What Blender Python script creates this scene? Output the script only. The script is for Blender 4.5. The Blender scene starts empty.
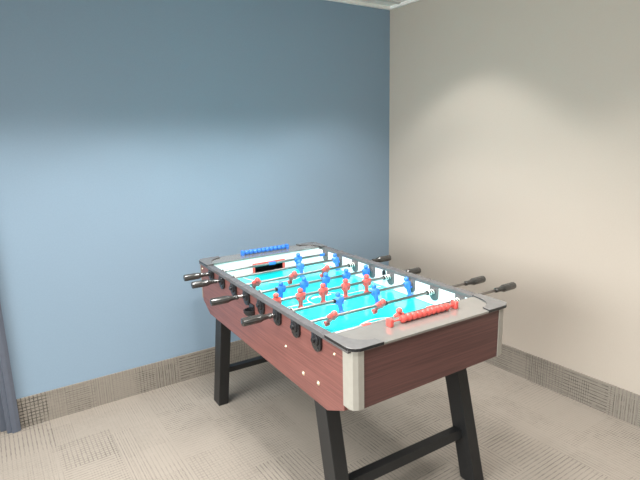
import bpy, bmesh, math, random
from mathutils import Vector, Matrix
random.seed(4)
PI = math.pi
scene = bpy.context.scene
col = scene.collection

# ------------------------------------------------------------------ materials
def new_mat(name):
    m = bpy.data.materials.new(name); m.use_nodes = True
    nt = m.node_tree
    return m, nt, nt.nodes['Principled BSDF']

def plain(name, rgb, rough=.5, metal=0., spec=.5, noise=.04, scale=40, coat=0., bump=0.):
    """principled with a slight procedural mottling"""
    m, nt, b = new_mat(name)
    N, L = nt.nodes, nt.links
    tc = N.new('ShaderNodeTexCoord'); nz = N.new('ShaderNodeTexNoise')
    nz.inputs['Scale'].default_value = scale; nz.inputs['Detail'].default_value = 3
    L.new(tc.outputs['Object'], nz.inputs['Vector'])
    cr = N.new('ShaderNodeValToRGB')
    cr.color_ramp.elements[0].position = .3; cr.color_ramp.elements[1].position = .7
    cr.color_ramp.elements[0].color = tuple(c*(1-noise) for c in rgb)+(1,)
    cr.color_ramp.elements[1].color = tuple(min(1, c*(1+noise)) for c in rgb)+(1,)
    L.new(nz.outputs['Fac'], cr.inputs['Fac']); L.new(cr.outputs['Color'], b.inputs['Base Color'])
    b.inputs['Roughness'].default_value = rough; b.inputs['Metallic'].default_value = metal
    b.inputs['Specular IOR Level'].default_value = spec
    b.inputs['Coat Weight'].default_value = coat; b.inputs['Coat Roughness'].default_value = .08
    if bump:
        bp = N.new('ShaderNodeBump'); bp.inputs['Strength'].default_value = bump; bp.inputs['Distance'].default_value = .002
        L.new(nz.outputs['Fac'], bp.inputs['Height']); L.new(bp.outputs['Normal'], b.inputs['Normal'])
    return m

def wood(name, a, b_, rough=.38):
    """reddish laminate: grain runs along the object's X or Y (whichever is horizontal on the panel)"""
    m, nt, b = new_mat(name); N, L = nt.nodes, nt.links
    tc = N.new('ShaderNodeTexCoord'); mp = N.new('ShaderNodeMapping')
    mp.inputs['Scale'].default_value = (2.2, 2.2, 120)
    L.new(tc.outputs['Object'], mp.inputs['Vector'])
    nz = N.new('ShaderNodeTexNoise'); nz.inputs['Scale'].default_value = 1.6; nz.inputs['Detail'].default_value = 6
    nz.inputs['Roughness'].default_value = .62; nz.inputs['Distortion'].default_value = .25
    L.new(mp.outputs[0], nz.inputs['Vector'])
    cr = N.new('ShaderNodeValToRGB')
    cr.color_ramp.elements[0].position = .36; cr.color_ramp.elements[1].position = .66
    cr.color_ramp.elements[0].color = (*a, 1); cr.color_ramp.elements[1].color = (*b_, 1)
    L.new(nz.outputs['Fac'], cr.inputs['Fac']); L.new(cr.outputs['Color'], b.inputs['Base Color'])
    b.inputs['Roughness'].default_value = rough
    return m

def mathn(nt, op, a, b=None, c=None):
    n = nt.nodes.new('ShaderNodeMath'); n.operation = op
    for i, v in enumerate((a, b, c)):
        if v is None: continue
        if isinstance(v, (int, float)): n.inputs[i].default_value = v
        else: nt.links.new(v, n.inputs[i])
    return n.outputs[0]

def carpet(name, plane, base, dark, amt=1.0, tile=.5, rot=0.):
    """loop-pile carpet tiles: patches of thin broken dark lines, some along x, some along y, some crossed.
    plane = which two object axes span the surface"""
    m, nt, b = new_mat(name); N, L = nt.nodes, nt.links
    tc = N.new('ShaderNodeTexCoord'); sp = N.new('ShaderNodeSeparateXYZ')
    L.new(tc.outputs['Object'], sp.inputs[0])
    u, v = sp.outputs[plane[0]], sp.outputs[plane[1]]
    M = lambda *a: mathn(nt, *a)
    def wn(x, y, seed):
        cb = N.new('ShaderNodeCombineXYZ'); L.new(x, cb.inputs[0]); L.new(y, cb.inputs[1]); cb.inputs[2].default_value = seed
        w = N.new('ShaderNodeTexWhiteNoise'); w.noise_dimensions = '3D'; L.new(cb.outputs[0], w.inputs['Vector'])
        return w.outputs['Value']
    def layer(cu, cv, su, sv, seed, pitch):
        # cells cu x cv; in each a random direction and a random strength
        iu = M('FLOOR', M('DIVIDE', M('ADD', u, su), cu)); iv = M('FLOOR', M('DIVIDE', M('ADD', v, sv), cv))
        r1 = wn(iu, iv, seed); r2 = wn(iu, iv, seed+3.3)
        lu = M('FRACT', M('DIVIDE', u, pitch)); lv = M('FRACT', M('DIVIDE', v, pitch))
        line_u = M('SMOOTH_MIN', M('MULTIPLY', M('ABSOLUTE', M('SUBTRACT', lu, .5)), 2.), 1., .0)
        line_v = M('SMOOTH_MIN', M('MULTIPLY', M('ABSOLUTE', M('SUBTRACT', lv, .5)), 2.), 1., .0)
        # random strength per single line, broken along its length
        ru = wn(M('FLOOR', M('DIVIDE', u, pitch)), M('FLOOR', M('DIVIDE', v, .021)), seed+7)
        rv = wn(M('FLOOR', M('DIVIDE', u, .021)), M('FLOOR', M('DIVIDE', v, pitch)), seed+9)
        a = M('MULTIPLY', M('GREATER_THAN', line_u, .72), M('ADD', .25, M('MULTIPLY', ru, .7)))
        c = M('MULTIPLY', M('GREATER_THAN', line_v, .72), M('ADD', .25, M('MULTIPLY', rv, .7)))
        pu = M('GREATER_THAN', r1, .42); pv = M('LESS_THAN', r1, .58)
        mark = M('MAXIMUM', M('MULTIPLY', a, pu), M('MULTIPLY', c, pv))
        return M('MULTIPLY', mark, M('ADD', .15, M('MULTIPLY', r2, .85)))
    l1 = layer(.25, .25, .03, .05, 1., .0195)
    l2 = layer(.125, .25, .06, .11, 5., .0125)
    nz = N.new('ShaderNodeTexNoise'); nz.inputs['Scale'].default_value = 260; nz.inputs['Detail'].default_value = 2
    L.new(tc.outputs['Object'], nz.inputs['Vector'])
    nb = N.new('ShaderNodeTexNoise'); nb.inputs['Scale'].default_value = 5; L.new(tc.outputs['Object'], nb.inputs['Vector'])
    mark = M('MULTIPLY', M('ADD', M('MULTIPLY', l1, .52), M('MULTIPLY', l2, .42)), M('ADD', .35, M('MULTIPLY', nb.outputs['Fac'], 1.1)))
    mark = M('MULTIPLY', mark, amt*1.3)
    fine = M('MULTIPLY', M('SUBTRACT', nz.outputs['Fac'], .5), .55)
    fac = M('ADD', mark, fine)
    cl = N.new('ShaderNodeClamp'); L.new(fac, cl.inputs['Value'])
    mx = N.new('ShaderNodeMix'); mx.data_type = 'RGBA'
    mx.inputs[6].default_value = (*base, 1); mx.inputs[7].default_value = (*dark, 1)
    L.new(cl.outputs[0], mx.inputs[0]); L.new(mx.outputs[2], b.inputs['Base Color'])
    b.inputs['Roughness'].default_value = .95; b.inputs['Specular IOR Level'].default_value = .1
    bp = N.new('ShaderNodeBump'); bp.inputs['Strength'].default_value = .35; bp.inputs['Distance'].default_value = .003
    L.new(nz.outputs['Fac'], bp.inputs['Height']); L.new(bp.outputs['Normal'], b.inputs['Normal'])
    return m

MT = dict(
    blue_wall=plain('blue_paint', (.235, .326, .42), .55, noise=.02, scale=120, bump=.05),
    beige_wall=plain('beige_paint', (.475, .42, .362), .6, noise=.015, scale=120, bump=.05),
    ceiling=plain('ceiling_tile', (.90, .87, .82), .9, noise=.05, scale=90, bump=.2),
    ceil_trim=plain('white_trim', (.92, .90, .86), .5),
    grid=plain('grid_metal', (.62, .61, .58), .5),
    door_frame=plain('door_frame_paint', (.10, .115, .15), .35),
    door=plain('door_paint', (.06, .06, .07), .4),
    wood=wood('mahogany_laminate_lit', (.140, .052, .045), (.245, .095, .081)),  # side panels: the stronger light on them is put into a lighter colour
    wood_end_shaded=wood('mahogany_laminate_shaded', (.084, .036, .033), (.140, .060, .053)),  # end panels: same laminate, their shade put into a darker colour
    silver=plain('silver_plastic', (.34, .318, .28), .5, noise=.03),
    black_metal=plain('black_powdercoat', (.012, .012, .0125), .5, noise=.1),
    rail=plain('dark_rail_plastic', (.112, .106, .108), .24, noise=.08),
    bracket=plain('bracket_plastic', (.14, .135, .134), .26, noise=.06, coat=.1),
    endtop=plain('brushed_silver_top', (.35, .333, .312), 0.08, metal=.5, noise=.04, scale=25),
    white=plain('white_laminate', (.93, .93, .93), .3, noise=.01),
    field=plain('cyan_field', (.012, .66, .70), .10, noise=.02, scale=12),
    mark=plain('field_line_white', (.85, .93, .93), .2, noise=.02),
    redp=plain('red_plastic', (.70, .10, .085), .32, noise=.03),
    bluep=plain('blue_plastic', (.04, .20, .68), .32, noise=.03),
    goalred=plain('goal_frame_red', (.75, .12, .09), .35),
    dark=plain('goal_dark', (.006, .006, .008), .6),
    chrome=plain('chrome_rod', (.29, .275, .265), .3, metal=1., noise=.02),
    black=plain('black_plastic', (.018, .018, .02), .25, noise=.1),
    grip=plain('handle_grip_black', (.045, .043, .041), .14, metal=.15, noise=.1, spec=1.0),
    screw=plain('brass_bolt', (.80, .70, .50), .3, metal=.7),
    spring=plain('spring_steel', (.85, .83, .78), .3, metal=.4),
)
MT['field'].node_tree.nodes['Principled BSDF'].inputs['IOR'].default_value = 2.2
MT['floor'] = carpet('carpet_floor', (0, 1), (.315, .276, .236), (.08, .072, .064))
MT['base_l'] = carpet('carpet_base_left', (0, 2), (.27, .240, .205), (.055, .05, .045), 1.6)
MT['base_r'] = carpet('carpet_base_right', (1, 2), (.27, .240, .205), (.055, .05, .045), 1.6)

# ------------------------------------------------------------------ mesh helpers
def finish(bm, name, mat, parent=None, smooth=False, loc=None):
    bmesh.ops.recalc_face_normals(bm, faces=bm.faces)
    me = bpy.data.meshes.new(name); bm.to_mesh(me); bm.free()
    o = bpy.data.objects.new(name, me); col.objects.link(o)
    for m in (mat if isinstance(mat, (list, tuple)) else [mat]): me.materials.append(m)
    if smooth:
        me.polygons.foreach_set('use_smooth', [True]*len(me.polygons))
        try: me.set_sharp_from_angle(angle=math.radians(38))
        except Exception: pass
    if parent: o.parent = parent
    if loc is not None: o.location = loc
    return o

def box(bm, lo, hi, bev=0., seg=2, mi=0):
    vs = [bm.verts.new((x, y, z)) for z in (lo[2], hi[2]) for y in (lo[1], hi[1]) for x in (lo[0], hi[0])]
    fs = [bm.faces.new([vs[i] for i in f]) for f in ((0,2,3,1),(4,5,7,6),(0,1,5,4),(2,6,7,3),(0,4,6,2),(1,3,7,5))]
    for f in fs: f.material_index = mi
    if bev:
        es = list({e for f in fs for e in f.edges})
        r = bmesh.ops.bevel(bm, geom=es, offset=bev, segments=seg, affect='EDGES', profile=.5)
        for f in r['faces']: f.material_index = mi
    return vs

def prism(bm, pts, axis, a, b, bev=0., mi=0):
    """polygon pts (2D) extruded along axis (0,1,2) from a to b"""
    def mk(p, t):
        q = list(p); q.insert(axis, t); return q
    A = [bm.verts.new(mk(p, a)) for p in pts]; B = [bm.verts.new(mk(p, b)) for p in pts]
    n = len(pts); fs = [bm.faces.new(A), bm.faces.new(B[::-1])]
    for i in range(n): fs.append(bm.faces.new((A[i], B[i], B[(i+1) % n], A[(i+1) % n])))
    for f in fs: f.material_index = mi
    if bev:
        es = list(set(fs[0].edges) | set(fs[1].edges))
        bmesh.ops.recalc_face_normals(bm, faces=fs)
        bmesh.ops.bevel(bm, geom=es, offset=bev, segments=2, affect='EDGES', profile=.5)
    return fs

def lathe(bm, prof, axis=2, n=20, c=(0, 0, 0), flat=None):
    """prof: list of (t, r) along axis"""
    rings = []
    for t, r in prof:
        ring = []
        for k in range(n):
            a = 2*PI*k/n
            rr = r if not flat else r*(1-flat*(k % 2))
            p = [math.cos(a)*rr, math.sin(a)*rr]; p.insert(axis, t)
            ring.append(bm.verts.new((p[0]+c[0], p[1]+c[1], p[2]+c[2])))
        rings.append(ring)
    for A, B in zip(rings, rings[1:]):
        for k in range(n): bm.faces.new((A[k], A[(k+1) % n], B[(k+1) % n], B[k]))
    bm.faces.new(rings[0][::-1]); bm.faces.new(rings[-1])

def sphere(bm, c, r, sc=(1, 1, 1), u=14, v=10):
    m = Matrix.Translation(c) @ Matrix.Diagonal((r*sc[0], r*sc[1], r*sc[2], 1))
    bmesh.ops.create_uvsphere(bm, u_segments=u, v_segments=v, radius=1, matrix=m)

def limb(bm, a, b, ra, rb, n=10):
    a, b = Vector(a), Vector(b); d = (b-a).normalized()
    x = d.orthogonal().normalized(); y = d.cross(x); R = []
    for p, r in ((a, ra), (b, rb)):
        R.append([bm.verts.new(p + x*math.cos(2*PI*k/n)*r + y*math.sin(2*PI*k/n)*r) for k in range(n)])
    for k in range(n): bm.faces.new((R[0][k], R[0][(k+1) % n], R[1][(k+1) % n], R[1][k]))
    bm.faces.new(R[0][::-1]); bm.faces.new(R[1])

def tube(bm, pts, r, n=8):
    pts = [Vector(p) for p in pts]; rings = []
    for i, p in enumerate(pts):
        d = (pts[min(i+1, len(pts)-1)] - pts[max(i-1, 0)]).normalized()
        x = d.cross(Vector((.13, .27, .95))).normalized(); y = d.cross(x)
        rings.append([bm.verts.new(p + x*math.cos(2*PI*k/n)*r + y*math.sin(2*PI*k/n)*r) for k in range(n)])
    for A, B in zip(rings, rings[1:]):
        for k in range(n): bm.faces.new((A[k], A[(k+1) % n], B[(k+1) % n], B[k]))
    bm.faces.new(rings[0][::-1]); bm.faces.new(rings[-1])

def structure(o, label=None):
    o['kind'] = 'structure'
    if label: o['label'] = label
    return o

# ------------------------------------------------------------------ the room (corner at the origin; blue wall y=0, beige wall x=0)
CH = 2.442; BH = .172
X0, Y0 = -5.2, -5.6
DX1, DX0 = -2.72, -3.62          # door opening in the blue wall
DH = 2.08
bm = bmesh.new(); box(bm, (X0, Y0, -.1), (.12, .12, 0)); structure(finish(bm, 'floor', MT['floor']), 'beige patterned carpet tile floor')
bm = bmesh.new()
box(bm, (DX1, 0, 0), (0, .12, CH)); box(bm, (DX0, 0, DH), (DX1, .12, CH)); box(bm, (X0, 0, 0), (DX0, .12, CH))
structure(finish(bm, 'wall_left', MT['blue_wall']), 'dusty blue painted wall')
bm = bmesh.new(); box(bm, (0, Y0, 0), (.12, .12, CH)); structure(finish(bm, 'wall_right', MT['beige_wall']), 'beige painted wall')
bm = bmesh.new(); box(bm, (X0, Y0, CH), (.12, .12, CH+.1)); structure(finish(bm, 'ceiling', MT['ceiling']), 'off-white tile ceiling')
# wall angle of the ceiling grid and the grid tees
bm = bmesh.new(); box(bm, (X0, -.024, CH-.022), (0, 0, CH), .002); structure(finish(bm, 'trim_1', MT['ceil_trim']), 'white ceiling edge strip over the blue wall')
bm = bmesh.new(); box(bm, (-.024, Y0, CH-.022), (0, -.024, CH), .002); structure(finish(bm, 'trim_2', MT['ceil_trim']), 'white ceiling edge strip over the beige wall')
bm = bmesh.new()
for k in range(1, 9): box(bm, (-.18-.61*k+.3, Y0, CH-.006), (-.155-.61*k+.3, -.024, CH))
for k in range(1, 9): box(bm, (X0, -.13-.61*(k-1)-.012, CH-.007), (-.024, -.13-.61*(k-1)+.012, CH-.001))
structure(finish(bm, 'trim_3', MT['grid']), 'ceiling grid strips')
# baseboards cut from the same carpet, with a thin top binding
bm = bmesh.new(); box(bm, (-2.672, -.009, 0), (-.009, 0, BH)); structure(finish(bm, 'baseboard_left', MT['base_l']), 'carpet strip baseboard along the blue wall')
bm = bmesh.new(); box(bm, (-.009, Y0, 0), (0, 0, BH)); structure(finish(bm, 'baseboard_right', MT['base_r']), 'carpet strip baseboard along the beige wall')
# door in the blue wall, only its right jamb shows
bm = bmesh.new()
box(bm, (-3.56, .035, .01), (-2.775, .075, DH-.05))
door = structure(finish(bm, 'door_1', MT['door']), 'dark door at the left end of the blue wall')
fr = [(-2.672, 0), (-2.672, -.028), (-2.69, -.034), (-2.712, -.034), (-2.716, -.022), (-2.735, -.022), (-2.738, .02), (-2.765, .02), (-2.765, .09), (-2.72, .09), (-2.72, 0)]
bm = bmesh.new(); prism(bm, fr, 2, 0, DH+.04)
prism(bm, [(-6.34-x, y) for x, y in fr], 2, 0, DH+.04)
box(bm, (-3.668, -.034, DH-.03), (-2.672, 0, DH+.04))
finish(bm, 'door_frame', MT['door_frame'], door)
bm = bmesh.new(); lathe(bm, [(0, .026), (.006, .026), (.008, .012), (.03, .012), (.036, .026), (.056, .026), (.062, .016)], 1, 18, (-3.48, 0, 0))
for v in bm.verts: v.co.y = .035 - v.co.y; v.co.z += 1.0
finish(bm, 'door_knob', MT['chrome'], door, True)

# ------------------------------------------------------------------ the football table
L, W, H = 1.512, .7727, .846
A = -.0355
TX, TY = -1.7564, -1.789
ca, sa = math.cos(A), math.sin(A)
root = bpy.data.objects.new('foosball_table', None); col.objects.link(root)
cx, cy = W/2, L/2
root.location = (TX + cx*ca - cy*sa, TY + cx*sa + cy*ca, 0); root.rotation_euler = (0, 0, A)
root['label'] = 'mahogany foosball table with cyan playing field, black legs and red and blue players'
root['category'] = 'foosball table'
root.empty_display_size = .2

def P(v, y, z=0.): return (v-cx, y-cy, z)
def part(bm, name, mat, smooth=False, label=None, shift=True, parent=root):
    if shift:
        for v in bm.verts: v.co.x -= cx; v.co.y -= cy
    o = finish(bm, name, mat, parent, smooth)
    if label: o['label'] = label
    return o

RZ = .808                                     # rod axis height
ROD = [L-.1967-k*.1553 for k in range(8)]
NE, FE = .149, L-.122                          # faces of the near and far inner end walls
SB = .0275                                    # inner face of the wooden side panels

# cabinet ------------------------------------------------------------
side = [(.067, .599), (.175, .548), (L-.115, .552), (L-.014, .608), (L-.014, .832), (.067, .832)]
for s in (0, 1):
    bm = bmesh.new(); a, b = (.010, SB) if not s else (W-SB, W-.010)
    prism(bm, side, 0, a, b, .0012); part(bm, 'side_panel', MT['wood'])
for y0, y1 in ((.010, .028), (L-.028, L-.010)):
    bm = bmesh.new(); prism(bm, [(.048, .621), (W-.048, .632), (W-.048, .835), (.048, .835)], 1, y0, y1, .001); part(bm, 'end_panel', MT['wood_end_shaded'])
far_foot = [(.006, .014), (.006, .010), (.012, .004), (.028, .001), (.05, .001), (.05, .0275), (.029, .0285), (.029, .014)]
foot = [(.006, .066), (.006, .032), (.012, .017), (.028, .008), (.05, .006), (.05, .0275), (.0285, .0285), (.0275, .066)]
for fx in (0, 1):
    for fy in (0, 1):
        bm = bmesh.new()
        pts = [((W-x) if fx else x, (L-y) if fy else y) for x, y in (far_foot if fy else foot)]
        prism(bm, pts, 2, .630 if fx else .621, .836, .003); part(bm, 'corner_post', MT['silver'], label='silver grey corner post')
bm = bmesh.new(); box(bm, (SB, .028, .634), (W-SB, L-.028, .646)); part(bm, 'cabinet_floor', MT['black_metal'])

# playing field ---------------------------------------------------------
FZ = .742
bm = bmesh.new(); box(bm, (SB, NE-.012, FZ-.012), (W-SB, FE+.012, FZ)); field = part(bm, 'playing_field', MT['field'], label='glossy cyan playing field')
def ring(bm, c, r, w, a0, a1, n=40, z=FZ+.0004, ey=1.):
    pr = None
    for k in range(n+1):
        a = a0+(a1-a0)*k/n
        i = bm.verts.new((c[0]+math.cos(a)*(r-w/2), c[1]+math.sin(a)*(r-w/2)*ey, z)); o = bm.verts.new((c[0]+math.cos(a)*(r+w/2), c[1]+math.sin(a)*(r+w/2)*ey, z))
        if pr: bm.faces.new((pr[0], pr[1], o, i))
        pr = (i, o)
def strip(bm, x0, y0, x1, y1, z=FZ+.0004):
    bm.faces.new([bm.verts.new(p) for p in ((x0, y0, z), (x1, y0, z), (x1, y1, z), (x0, y1, z))])
bm = bmesh.new(); ring(bm, (cx, cy), .095, .0045, 0, 2*PI, 60); part(bm, 'centre_circle', MT['mark'], label='white centre circle')
for f, a0 in ((NE, 0), (FE, PI)):
    bm = bmesh.new(); ring(bm, (cx, f), .185, .006, a0, a0+PI, ey=1.35); part(bm, 'goal_arc', MT['mark'], label='white goal area arc')
for a, b in ((SB+.02, cx-.098), (cx+.098, W-SB-.02)):
    bm = bmesh.new(); strip(bm, a, cy-.003, b, cy+.003); part(bm, 'halfway_line', MT['mark'], label='white halfway line')
bm = bmesh.new()                                   # worn white emblem inside the circle
for i, (x, h) in enumerate(((.326, .016), (.340, .024), (.354, .018), (.369, .026), (.384, .018), (.398, .024), (.414, .020), (.430, .015))):
    y = .790+.004*(i % 3)
    bm.faces.new([bm.verts.new(p) for p in ((x-.005, y, FZ+.0004), (x+.011, y+.003, FZ+.0004), (x+.013, y+h, FZ+.0004), (x-.001, y+h*.8, FZ+.0004))])
part(bm, 'field_emblem', MT['mark'], label='small white emblem')
# white inner lining with a goal mouth in each end
for s in (0, 1):
    bm = bmesh.new(); a, b = (SB, SB+.003) if not s else (W-SB-.003, W-SB)
    box(bm, (a, NE, FZ), (b, FE, .828)); part(bm, 'inner_lining', MT['white'], label='white inner side lining')
G0, G1, GT = cx-.104, cx+.104, .800
for f, sgn in ((NE, -1), (FE, 1)):
    bm = bmesh.new(); y0, y1 = sorted((f, f+sgn*.006))
    box(bm, (SB+.003, y0, FZ), (G0, y1, .836)); box(bm, (G1, y0, FZ), (W-SB-.003, y1, .836)); box(bm, (G0, y0, GT), (G1, y1, .836))
    part(bm, 'end_lining', MT['white'], label='white inner end lining')
    bm = bmesh.new(); y0, y1 = sorted((f-sgn*.007, f+sgn*.004)); t = .012
    box(bm, (G0-.002, y0, FZ), (G0+t, y1, GT+.003), .0015); box(bm, (G1-t, y0, FZ), (G1+.002, y1, GT+.003), .0015); box(bm, (G0+t, y0, GT-.008), (G1-t, y1, GT+.003), .0015)
    g = part(bm, 'goal_frame', MT['goalred'], label='red goal frame')
    bm = bmesh.new(); y0, y1 = sorted((f+sgn*.007, f+sgn*.075))
    box(bm, (G0-.004, y0, FZ-.012), (G1+.004, y1, FZ-.006)); box(bm, (G0-.01, y0, FZ-.012), (G0-.004, y1, GT+.012)); box(bm, (G1+.004, y0, FZ-.012), (G1+.01, y1, GT+.012))
    box(bm, (G0-.004, y0, GT+.004), (G1+.004, y1, GT+.012)); yy = f+sgn*.075; box(bm, (G0-.01, min(yy, yy+sgn*.006), FZ-.012), (G1+.01, max(yy, yy+sgn*.006), GT+.012))
    o = part(bm, 'goal_box', MT['dark'], parent=root); o['label'] = 'dark goal mouth'
# top frame ---------------------------------------------------------------
for y0, y1 in ((-.002, NE+.006), (FE-.004, L+.002)):
    bm = bmesh.new(); box(bm, (.030, y0, .8355), (W-.030, y1, .8445), .0015); part(bm, 'end_top', MT['endtop'], label='silver end top')
for s in (0, 1):
    bm = bmesh.new()
    fx = (lambda x: x) if not s else (lambda x: W-x)
    # rail of short moulded sections, wider and a touch higher over every rod bearing
    ys = [.022]
    for y in sorted(ROD): ys += [y-.042, y+.042]
    ys.append(L-.022)
    for i, (a, b) in enumerate(zip(ys, ys[1:])):
        hi = .8475 if i % 2 else .8462
        t = .0035 if i % 2 else .0
        prof = [(-.003, .829), (-.003, hi-.003+t*.3), (.0, hi), (.029, hi-t), (.0325, hi-.004), (.0325, .829)]
        prism(bm, [(fx(x), z) for x, z in prof], 1, a, b)
    part(bm, 'side_rail', MT['rail'], label='dark grey moulded top rail')
# corner brackets with a curved inner edge
def bracket_pts():
    pts = [(-.005, .028), (.002, .013), (.013, .002), (.028, -.005), (.126, -.005), (.118, .034)]
    for k in range(1, 9):
        t = k/9; a = PI/2*t
        pts.append((.118-.080*math.sin(a)**1.0, .034+.105*(1-math.cos(a))))
    pts += [(.0345, .150), (.0345, .160), (-.005, .160)]
    return pts
for fx in (0, 1):
    for fy in (0, 1):
        bm = bmesh.new()
        prism(bm, [((W-x) if fx else x, (L-y) if fy else y) for x, y in bracket_pts()], 2, .8375, .8500, .0012)
        for f in bm.faces:
            f.normal_update()
            if abs(f.normal.z) < .3: f.material_index = 1
        part(bm, 'corner_bracket', [MT['bracket'], MT['black']], label='dark grey curved corner bracket')

# legs and stretchers ---------------------------------------------------------
for sy in (0, 1):
    Yf = (lambda y: y) if not sy else (lambda y: L-y)
    for sx in (0, 1):
        bm = bmesh.new()
        x0, x1 = (.013, .072) if not sx else (W-.088, W-.029)
        q = [(.078, 0), (.154, 0), (.284, .62), (.208, .62)]
        k = (.60-0)/.62
        q = [(.074, 0), (.160, 0), (.160+.13*k, .60), (.078+.13*k, .60)]
        
        prism(bm, [(Yf(y), z) for y, z in q], 0, x0, x1, .002)
        for v in bm.verts:                      # slight outward splay
            t = 1-v.co.z/.6
            v.co.x += (-.006 if not sx else .012)*t
            v.co.y += (-.009 if not sy else 0)*t
        part(bm, 'leg', MT['black_metal'])
    bm = bmesh.new()
    zc = .23; yc = .116+.13*zc/.62
    z0, z1 = .202, .237
    q = [(yc-.016-.005, z0), (yc+.022-.005, z0), (yc+.022+.005, z1), (yc-.016+.005, z1)]
    prism(bm, [(Yf(y), z) for y, z in q], 0, .062, W-.070, .002)
    part(bm, 'stretcher', MT['black_metal'])

# small bolts on the long sides -----------------------------------------------
for y, z, r in ((.343, .625, .0075), (.233, .631, .0075), (.481, .687, .005), (.121, .788, .005), (1.473, .801, .005)):
    for s in (0, 1):
        bm = bmesh.new()
        lathe(bm, [(0, r*1.25), (.0012, r*1.25), (.002, r), (.004, r*.8), (.0055, r*.35)], 0, 12)
        for v in bm.verts:
            v.co.x = .010 - v.co.x if not s else W-.010+v.co.x
            v.co.y += y; v.co.z += z
        part(bm, 'bolt', MT['screw'], True, label='pale brass bolt')

# bearing plates ---------------------------------------------------------------
def plate_pts(w, top, bot, n=10):
    pts = [(-w, top), (w, top)]
    for k in range(n+1):
        a = PI*k/n; pts.append((w*math.cos(a), bot - w*.9*math.sin(a)))
    return pts
def make_bearing(yk, outer, s):
    bm = bmesh.new()
    if outer:
        prism(bm, [(yk+a, RZ+b) for a, b in plate_pts(.031, .022, -.020)], 0, 0, .010, .0015)
        # raised boss with a rim
        lathe(bm, [(.0, .023), (-.006, .0225), (-.008, .019), (-.0085, .0095), (-.016, .009), (-.016, .0085)], 0, 20, (0, yk, RZ-.002))
        for dy, dz in ((-.022, .012), (.021, -.020), (-.014, -.031)):
            lathe(bm, [(0, .004), (-.0015, .004), (-.0022, .002)], 0, 8, (0, yk+dy, RZ+dz))
        for v in bm.verts:
            if s: v.co.x = W - v.co.x
        return part(bm, 'rod_bearing', MT['black'], True, label='black outer rod bearing')
    prism(bm, [(yk+a, RZ+b) for a, b in plate_pts(.027, .022, -.020)], 0, SB+.003, SB+.009, .0015)
    lathe(bm, [(SB+.009, .016), (SB+.015, .015), (SB+.016, .011)], 0, 18, (0, yk, RZ))
    for dy, dz in ((-.018, -.022), (.018, -.022), (.0, -.036)):
        lathe(bm, [(SB+.009, .0035), (SB+.0105, .0035), (SB+.011, .002)], 0, 8, (0, yk+dy, RZ+dz))
    for v in bm.verts:
        if s: v.co.x = W - v.co.x
    return part(bm, 'bearing_plate', MT['rail'], True, label='dark grey inner bearing plate')
for yk in ROD:
    for s in (0, 1):
        make_bearing(yk, True, s); make_bearing(yk, False, s)

# ball entry on both long sides ---------------------------------------------------
for s in (0, 1):
    bm = bmesh.new(); yk = .800 if not s else .750
    # outside cup: half bowl on a back plate
    m = lambda x: x if not s else W-x
    prism(bm, [(yk+a, .752+b) for a, b in plate_pts(.026, .028, -.006)], 0, m(.004), m(.010))
    n = 14; lvl = [(0., 1.), (-.012, .96), (-.024, .78), (-.033, .45)]
    prev = None
    for rs in (1., .84):
        rings = []
        for dz, rr in lvl:
            rings.append([bm.verts.new((m(.006-.040*rs*rr*math.sin(PI*k/n)), yk+.029*rs*rr*math.cos(PI*k/n), .755+dz*rs)) for k in range(n+1)])
        for a, b in zip(rings, rings[1:]):
            for k in range(n): bm.faces.new((a[k], a[k+1], b[k+1], b[k]))
        bm.faces.new(rings[-1])
        if prev:
            for k in range(n): bm.faces.new((prev[k], prev[k+1], rings[0][k+1], rings[0][k]))
        prev = rings[0]
    part(bm, 'ball_cup', MT['black'], True, label='black ball serving cup')
    bm = bmesh.new()
    pts = [(.015, -.013), (.015, .004)]+[(.015*math.cos(PI*k/8), .004+.013*math.sin(PI*k/8)) for k in range(1, 8)]+[(-.015, .004), (-.015, -.013)]
    yk = .750
    prism(bm, [(yk+a, .812+b) for a, b in pts], 0, m(SB+.003), m(SB+.0042))
    part(bm, 'ball_hole', MT['dark'], label='dark arched ball entry hole')
    bm = bmesh.new()
    for i, (r, z) in enumerate(((.017, 0.),)):
        prism(bm, [(m(SB+.003)+(1 if not s else -1)*.022*math.sin(PI*k/10), yk+.018*math.cos(PI*k/10)) for k in range(11)], 2, .783, .788)
    part(bm, 'ball_ramp', MT['silver'])

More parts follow.
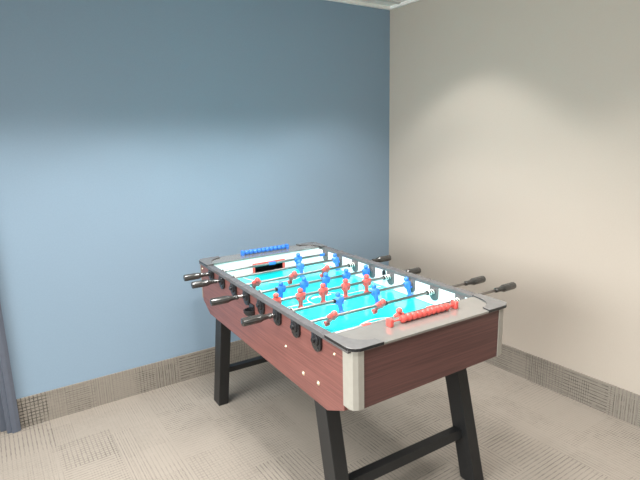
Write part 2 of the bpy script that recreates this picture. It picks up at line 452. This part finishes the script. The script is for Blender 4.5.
# rods with players ------------------------------------------------------------------
def player_bm():
    bm = bmesh.new()
    sphere(bm, (0, 0, .0240), .0102, (1, 1, 1.08))                      # head
    lathe(bm, [(.010, .0055), (.020, .0050)], 2, 12)                    # neck
    # torso: stacked oval sections, x wide
    secs = [(-.019, .0090, .0075), (-.010, .0125, .0095), (.000, .0165, .0112), (.009, .0165, .0105), (.0148, .0105, .0075)]
    rings = []
    for z, a, b in secs:
        rings.append([bm.verts.new((a*math.cos(2*PI*k/16), b*math.sin(2*PI*k/16), z)) for k in range(16)])
    for p, q in zip(rings, rings[1:]):
        for k in range(16): bm.faces.new((p[k], p[(k+1) % 16], q[(k+1) % 16], q[k]))
    bm.faces.new(rings[0][::-1]); bm.faces.new(rings[-1])
    lathe(bm, [(-.0165, .0070), (-.0155, .0085), (.0155, .0085), (.0165, .0070)], 0, 16)   # hub round the rod
    for sx in (-1, 1):
        sphere(bm, (sx*.0150, 0, .007), .0058, (1, 1, 1.05), 10, 8)                        # shoulders
        limb(bm, (sx*.0155, 0, .006), (sx*.0165, -.002, -.008), .0050, .0040)              # arms
        limb(bm, (sx*.0165, -.002, -.008), (sx*.0115, -.005, -.0165), .0040, .0034)
        sphere(bm, (sx*.0115, -.005, -.0165), .0040, (1, 1, 1), 8, 6)
        limb(bm, (sx*.0045, 0, -.012), (sx*.0035, 0, -.047), .0056, .0038)                 # legs
    # shorts and block foot
    lathe(bm, [(-.026, .0078), (-.013, .0088)], 2, 12)
    prism(bm, [(-.0085, -.0585), (.0085, -.0585), (.0085, -.050), (.005, -.045), (-.005, -.045), (-.0085, -.050)], 0, -.0080, .0080, .001)
    return bm
def handle_bm(d):
    """grip lying along X from 0 (inner end) to d*len"""
    bm = bmesh.new()
    lathe(bm, [(0, .0085), (.002, .0115), (.012, .0120), (.014, .0100), (.030, .0112), (.044, .0138), (.050, .0165), (.056, .0175), (.124, .0178), (.130, .0168), (.132, .0130)], 0, 24, flat=.06)
    if d < 0:
        for v in bm.verts: v.co.x = -v.co.x
    return bm
def spring_bm(turns=2.6, ln=.034, r=.0118):
    bm = bmesh.new(); n = int(turns*14)
    tube(bm, [(ln*(k/n-.5), r*math.cos(2*PI*turns*k/n), r*math.sin(2*PI*turns*k/n)) for k in range(n+1)], .0025, 7)
    return bm
def block_bm():
    bm = bmesh.new(); lathe(bm, [(-.021, .0075), (-.0195, .0098), (.0195, .0098), (.021, .0075)], 0, 8); return bm
def core_bm():
    bm = bmesh.new(); lathe(bm, [(-.018, .0108), (.018, .0108)], 0, 16); return bm
def collar_bm():
    bm = bmesh.new(); lathe(bm, [(-.006, .0085), (-.005, .0105), (.005, .0105), (.006, .0085)], 0, 16); return bm

ME = {}
def mesh_of(key, bm, mat):
    bmesh.ops.recalc_face_normals(bm, faces=bm.faces)
    me = bpy.data.meshes.new(key); bm.to_mesh(me); bm.free(); me.materials.append(mat)
    me.polygons.foreach_set('use_smooth', [True]*len(me.polygons)); me.set_sharp_from_angle(angle=math.radians(40))
    ME[key] = me
for c, mm in (('red', MT['redp']), ('blue', MT['bluep'])):
    mesh_of('player_'+c, player_bm(), mm); ME['player_'+c].transform(Matrix.Diagonal((1.28, 1.26, 1.07, 1))); mesh_of('block_'+c, block_bm(), mm)
mesh_of('handle_l', handle_bm(-1), MT['grip']); mesh_of('handle_r', handle_bm(1), MT['grip'])
mesh_of('spring', spring_bm(), MT['spring']); mesh_of('core', core_bm(), MT['black']); mesh_of('collar', collar_bm(), MT['black'])
def sub(name, key, parent, x, rotx=0., label=None, side_scale=1):
    o = bpy.data.objects.new(name, ME[key]); col.objects.link(o); o.parent = parent
    o.location = (x, 0, 0); o.rotation_euler = (rotx, 0, 0)
    if label: o['label'] = label
    return o

# colour, players across the table, swing of the feet (positive = towards the far goal), handle's inner end across the table
D = math.radians
RODS = [
    ('blue', [.545], D(8), -.014),
    ('blue', [.470, .712], D(-22), -.022),
    ('red', [.126, .338, .541], D(42), .862),
    ('blue', [.185, .314, .442, .569, .697], D(4), -.036),
    ('red', [.080, .205, .328, .457, .585], D(0), .806),
    ('blue', [.313, .515, .715], D(-20), -.020),
    ('red', [.173, .422], D(44), .944),
    ('red', [.392], D(4), .972),
]
BLOCKS = {0: (.372, .719), 7: (.227, .566)}
for k, (c, vs, swing, hx) in enumerate(RODS):
    left = c == 'blue'
    if left: x0, x1 = hx-.118, min(W+.10, W+.012 + (.18+hx+.0)*.5)
    else: x0, x1 = -.005, hx+.118
    bm = bmesh.new(); lathe(bm, [(x0-cx, .0060), (x0-cx+.001, .0068), (x1-cx-.001, .0068), (x1-cx, .0060)], 0, 14)
    rod = finish(bm, 'player_rod', MT['chrome'], root, True, loc=(0, ROD[k]-cy, RZ))
    rod['label'] = 'chrome rod of the %s team' % c
    for v in vs: sub('player_figure', 'player_'+c, rod, v-cx, swing, c+' plastic player')
    for v in BLOCKS.get(k, ()): sub('rod_stop', 'block_'+c, rod, v-cx, 0, c+' plastic stop block')
    sub('handle', 'handle_l' if left else 'handle_r', rod, hx-cx)
    ext = [v for v in vs]+list(BLOCKS.get(k, ()))
    sx = (SB+.034 if left else W-SB-.034)-cx        # spring bumper on the side away from the free end
    sub('spring', 'spring', rod, sx); sub('spring_core', 'core', rod, sx)
    for v in {3: (.185-.026,), 5: (.313-.026,), 6: (.422+.028,)}.get(k, ()): sub('collar', 'collar', rod, v-cx)

# score counters ------------------------------------------------------------------------
def counter(c, v0, v1, y, mat):
    z = .8445
    bm = bmesh.new()
    for v in (v0, v1): box(bm, (v-.008, y-.014, z), (v+.008, y+.014, z+.029), .003)
    lathe(bm, [(v0, .003), (v1, .003)], 0, 10, (0, y, z+.015))
    o = part(bm, 'score_counter', mat, True, label=c+' score counter on the end top')
    return o, z
def beads(c, o, xs, y, z, mat):
    bm = bmesh.new(); n = 12
    lathe(bm, [(-.0124, .0085), (-.0108, .0122), (-.004, .0142), (.004, .0142), (.0108, .0122), (.0124, .0085)], 0, n)
    first = None
    for x in xs:
        if first is None:
            first = finish(bm, 'score_bead', mat, o, True)
            b = first
        else:
            b = first.copy(); col.objects.link(b); b.parent = o
        b.location = (x-cx, y-cy, z+.0150)
o, z = counter('red', .236, .566, .098, MT['redp'])
beads('red', o, [.300+.0246*i for i in range(10)], .098, z, MT['redp'])
o, z = counter('blue', .252, .548, L-.055, MT['bluep'])
beads('blue', o, [.278+.0268*i for i in range(10)], L-.055, z, MT['bluep'])

# ------------------------------------------------------------------ light
def area(name, loc, sx, sy, power, spread, color=(1, .97, .93), rot=(0, 0, 0)):
    l = bpy.data.lights.new(name, 'AREA'); l.shape = 'RECTANGLE'; l.size = sx; l.size_y = sy
    l.energy = power; l.spread = math.radians(spread); l.color = color
    o = bpy.data.objects.new(name, l); col.objects.link(o); o.location = loc; o.rotation_euler = rot
    return o
def down(loc, half, power, blend=.22, radius=.10, color=(1, .975, .94)):
    l = bpy.data.lights.new('ceiling_and_fill_spot', 'SPOT'); l.energy = power; l.spot_size = D(2*half); l.spot_blend = blend
    l.shadow_soft_size = radius; l.color = color
    o = bpy.data.objects.new('ceiling_and_fill_spot', l); col.objects.link(o); o.location = loc
# first the rows of louvred ceiling downlights: their cut-off leaves the top of both walls in shade
for x in (-3.5, -2.9, -2.3, -1.7, -1.1, -.6): down((x, -.85, CH-.02), 51, 33 if x > -2.5 else 23, .3)
for x in (-3.4, -2.5, -1.6): down((x, -1.55, CH-.02), 66, 29, .3)
for y in (-1.7, -2.5, -3.3): down((-.85, y, CH-.02), 51, 9, .3)
for y in (-1.1, -1.9, -2.7): down((-.55, y, CH-.02), 41, 15, .45)  # fill spots from here on, added to brighten lower walls, floor and panels
for y in (-1.6, -2.7): down((-1.9, y, CH-.02), 66, 56, .45)
down((-.62, -.62, CH-.02), 45, 11, .3, .3)  # single fill spots, added for the room corner and the table's left panel
down((-1.7, -.95, CH-.02), 54, 20, .8, .3)
down((-3.0, -2.0, CH-.02), 50, 92, .3, .3)
down((-3.0, -1.4, CH-.02), 52, 48, .8, .3)
down((-1.6, -1.4, CH-.02), 52, 34, .8, .3)
down((-1.4, -2.5, CH-.02), 50, 46, .8, .3)
# fill light added out of view on the left, lifting walls and side panel
def aim(o, d):
    o.rotation_euler = Vector(d).to_track_quat('-Z', 'Y').to_euler()
k = area('left_fill_light', (-5.1, -2.0, 1.65), 2.4, 1.2, 44, 92, (.96, 1, .98))
aim(k, (math.cos(D(8)), math.sin(D(8)), -math.tan(D(18))))
w = bpy.data.worlds.new('world'); scene.world = w; w.use_nodes = True
w.node_tree.nodes['Background'].inputs[0].default_value = (.96, 1, .97, 1)
w.node_tree.nodes['Background'].inputs[1].default_value = .37

# ------------------------------------------------------------------ camera
pitch, yaw, roll, F = .2058, .5903, -.0247, 498.63
f = Vector((math.sin(yaw)*math.cos(pitch), math.cos(yaw)*math.cos(pitch), -math.sin(pitch)))
r = Vector((math.cos(yaw), -math.sin(yaw), 0)); u = r.cross(f)
r2 = math.cos(roll)*r + math.sin(roll)*u; u2 = -math.sin(roll)*r + math.cos(roll)*u
cam = bpy.data.cameras.new('camera'); co = bpy.data.objects.new('camera', cam); col.objects.link(co)
mw = Matrix((r2, u2, -f)).transposed().to_4x4(); mw.translation = (-2.6658, -2.9747, 1.5241)
co.matrix_world = mw
cam.sensor_fit = 'HORIZONTAL'; cam.sensor_width = 36; cam.lens = F/640*36; cam.clip_start = .02
scene.camera = co
scene.view_settings.view_transform = 'Standard'; scene.view_settings.look = 'None'
scene.view_settings.exposure = 0.26
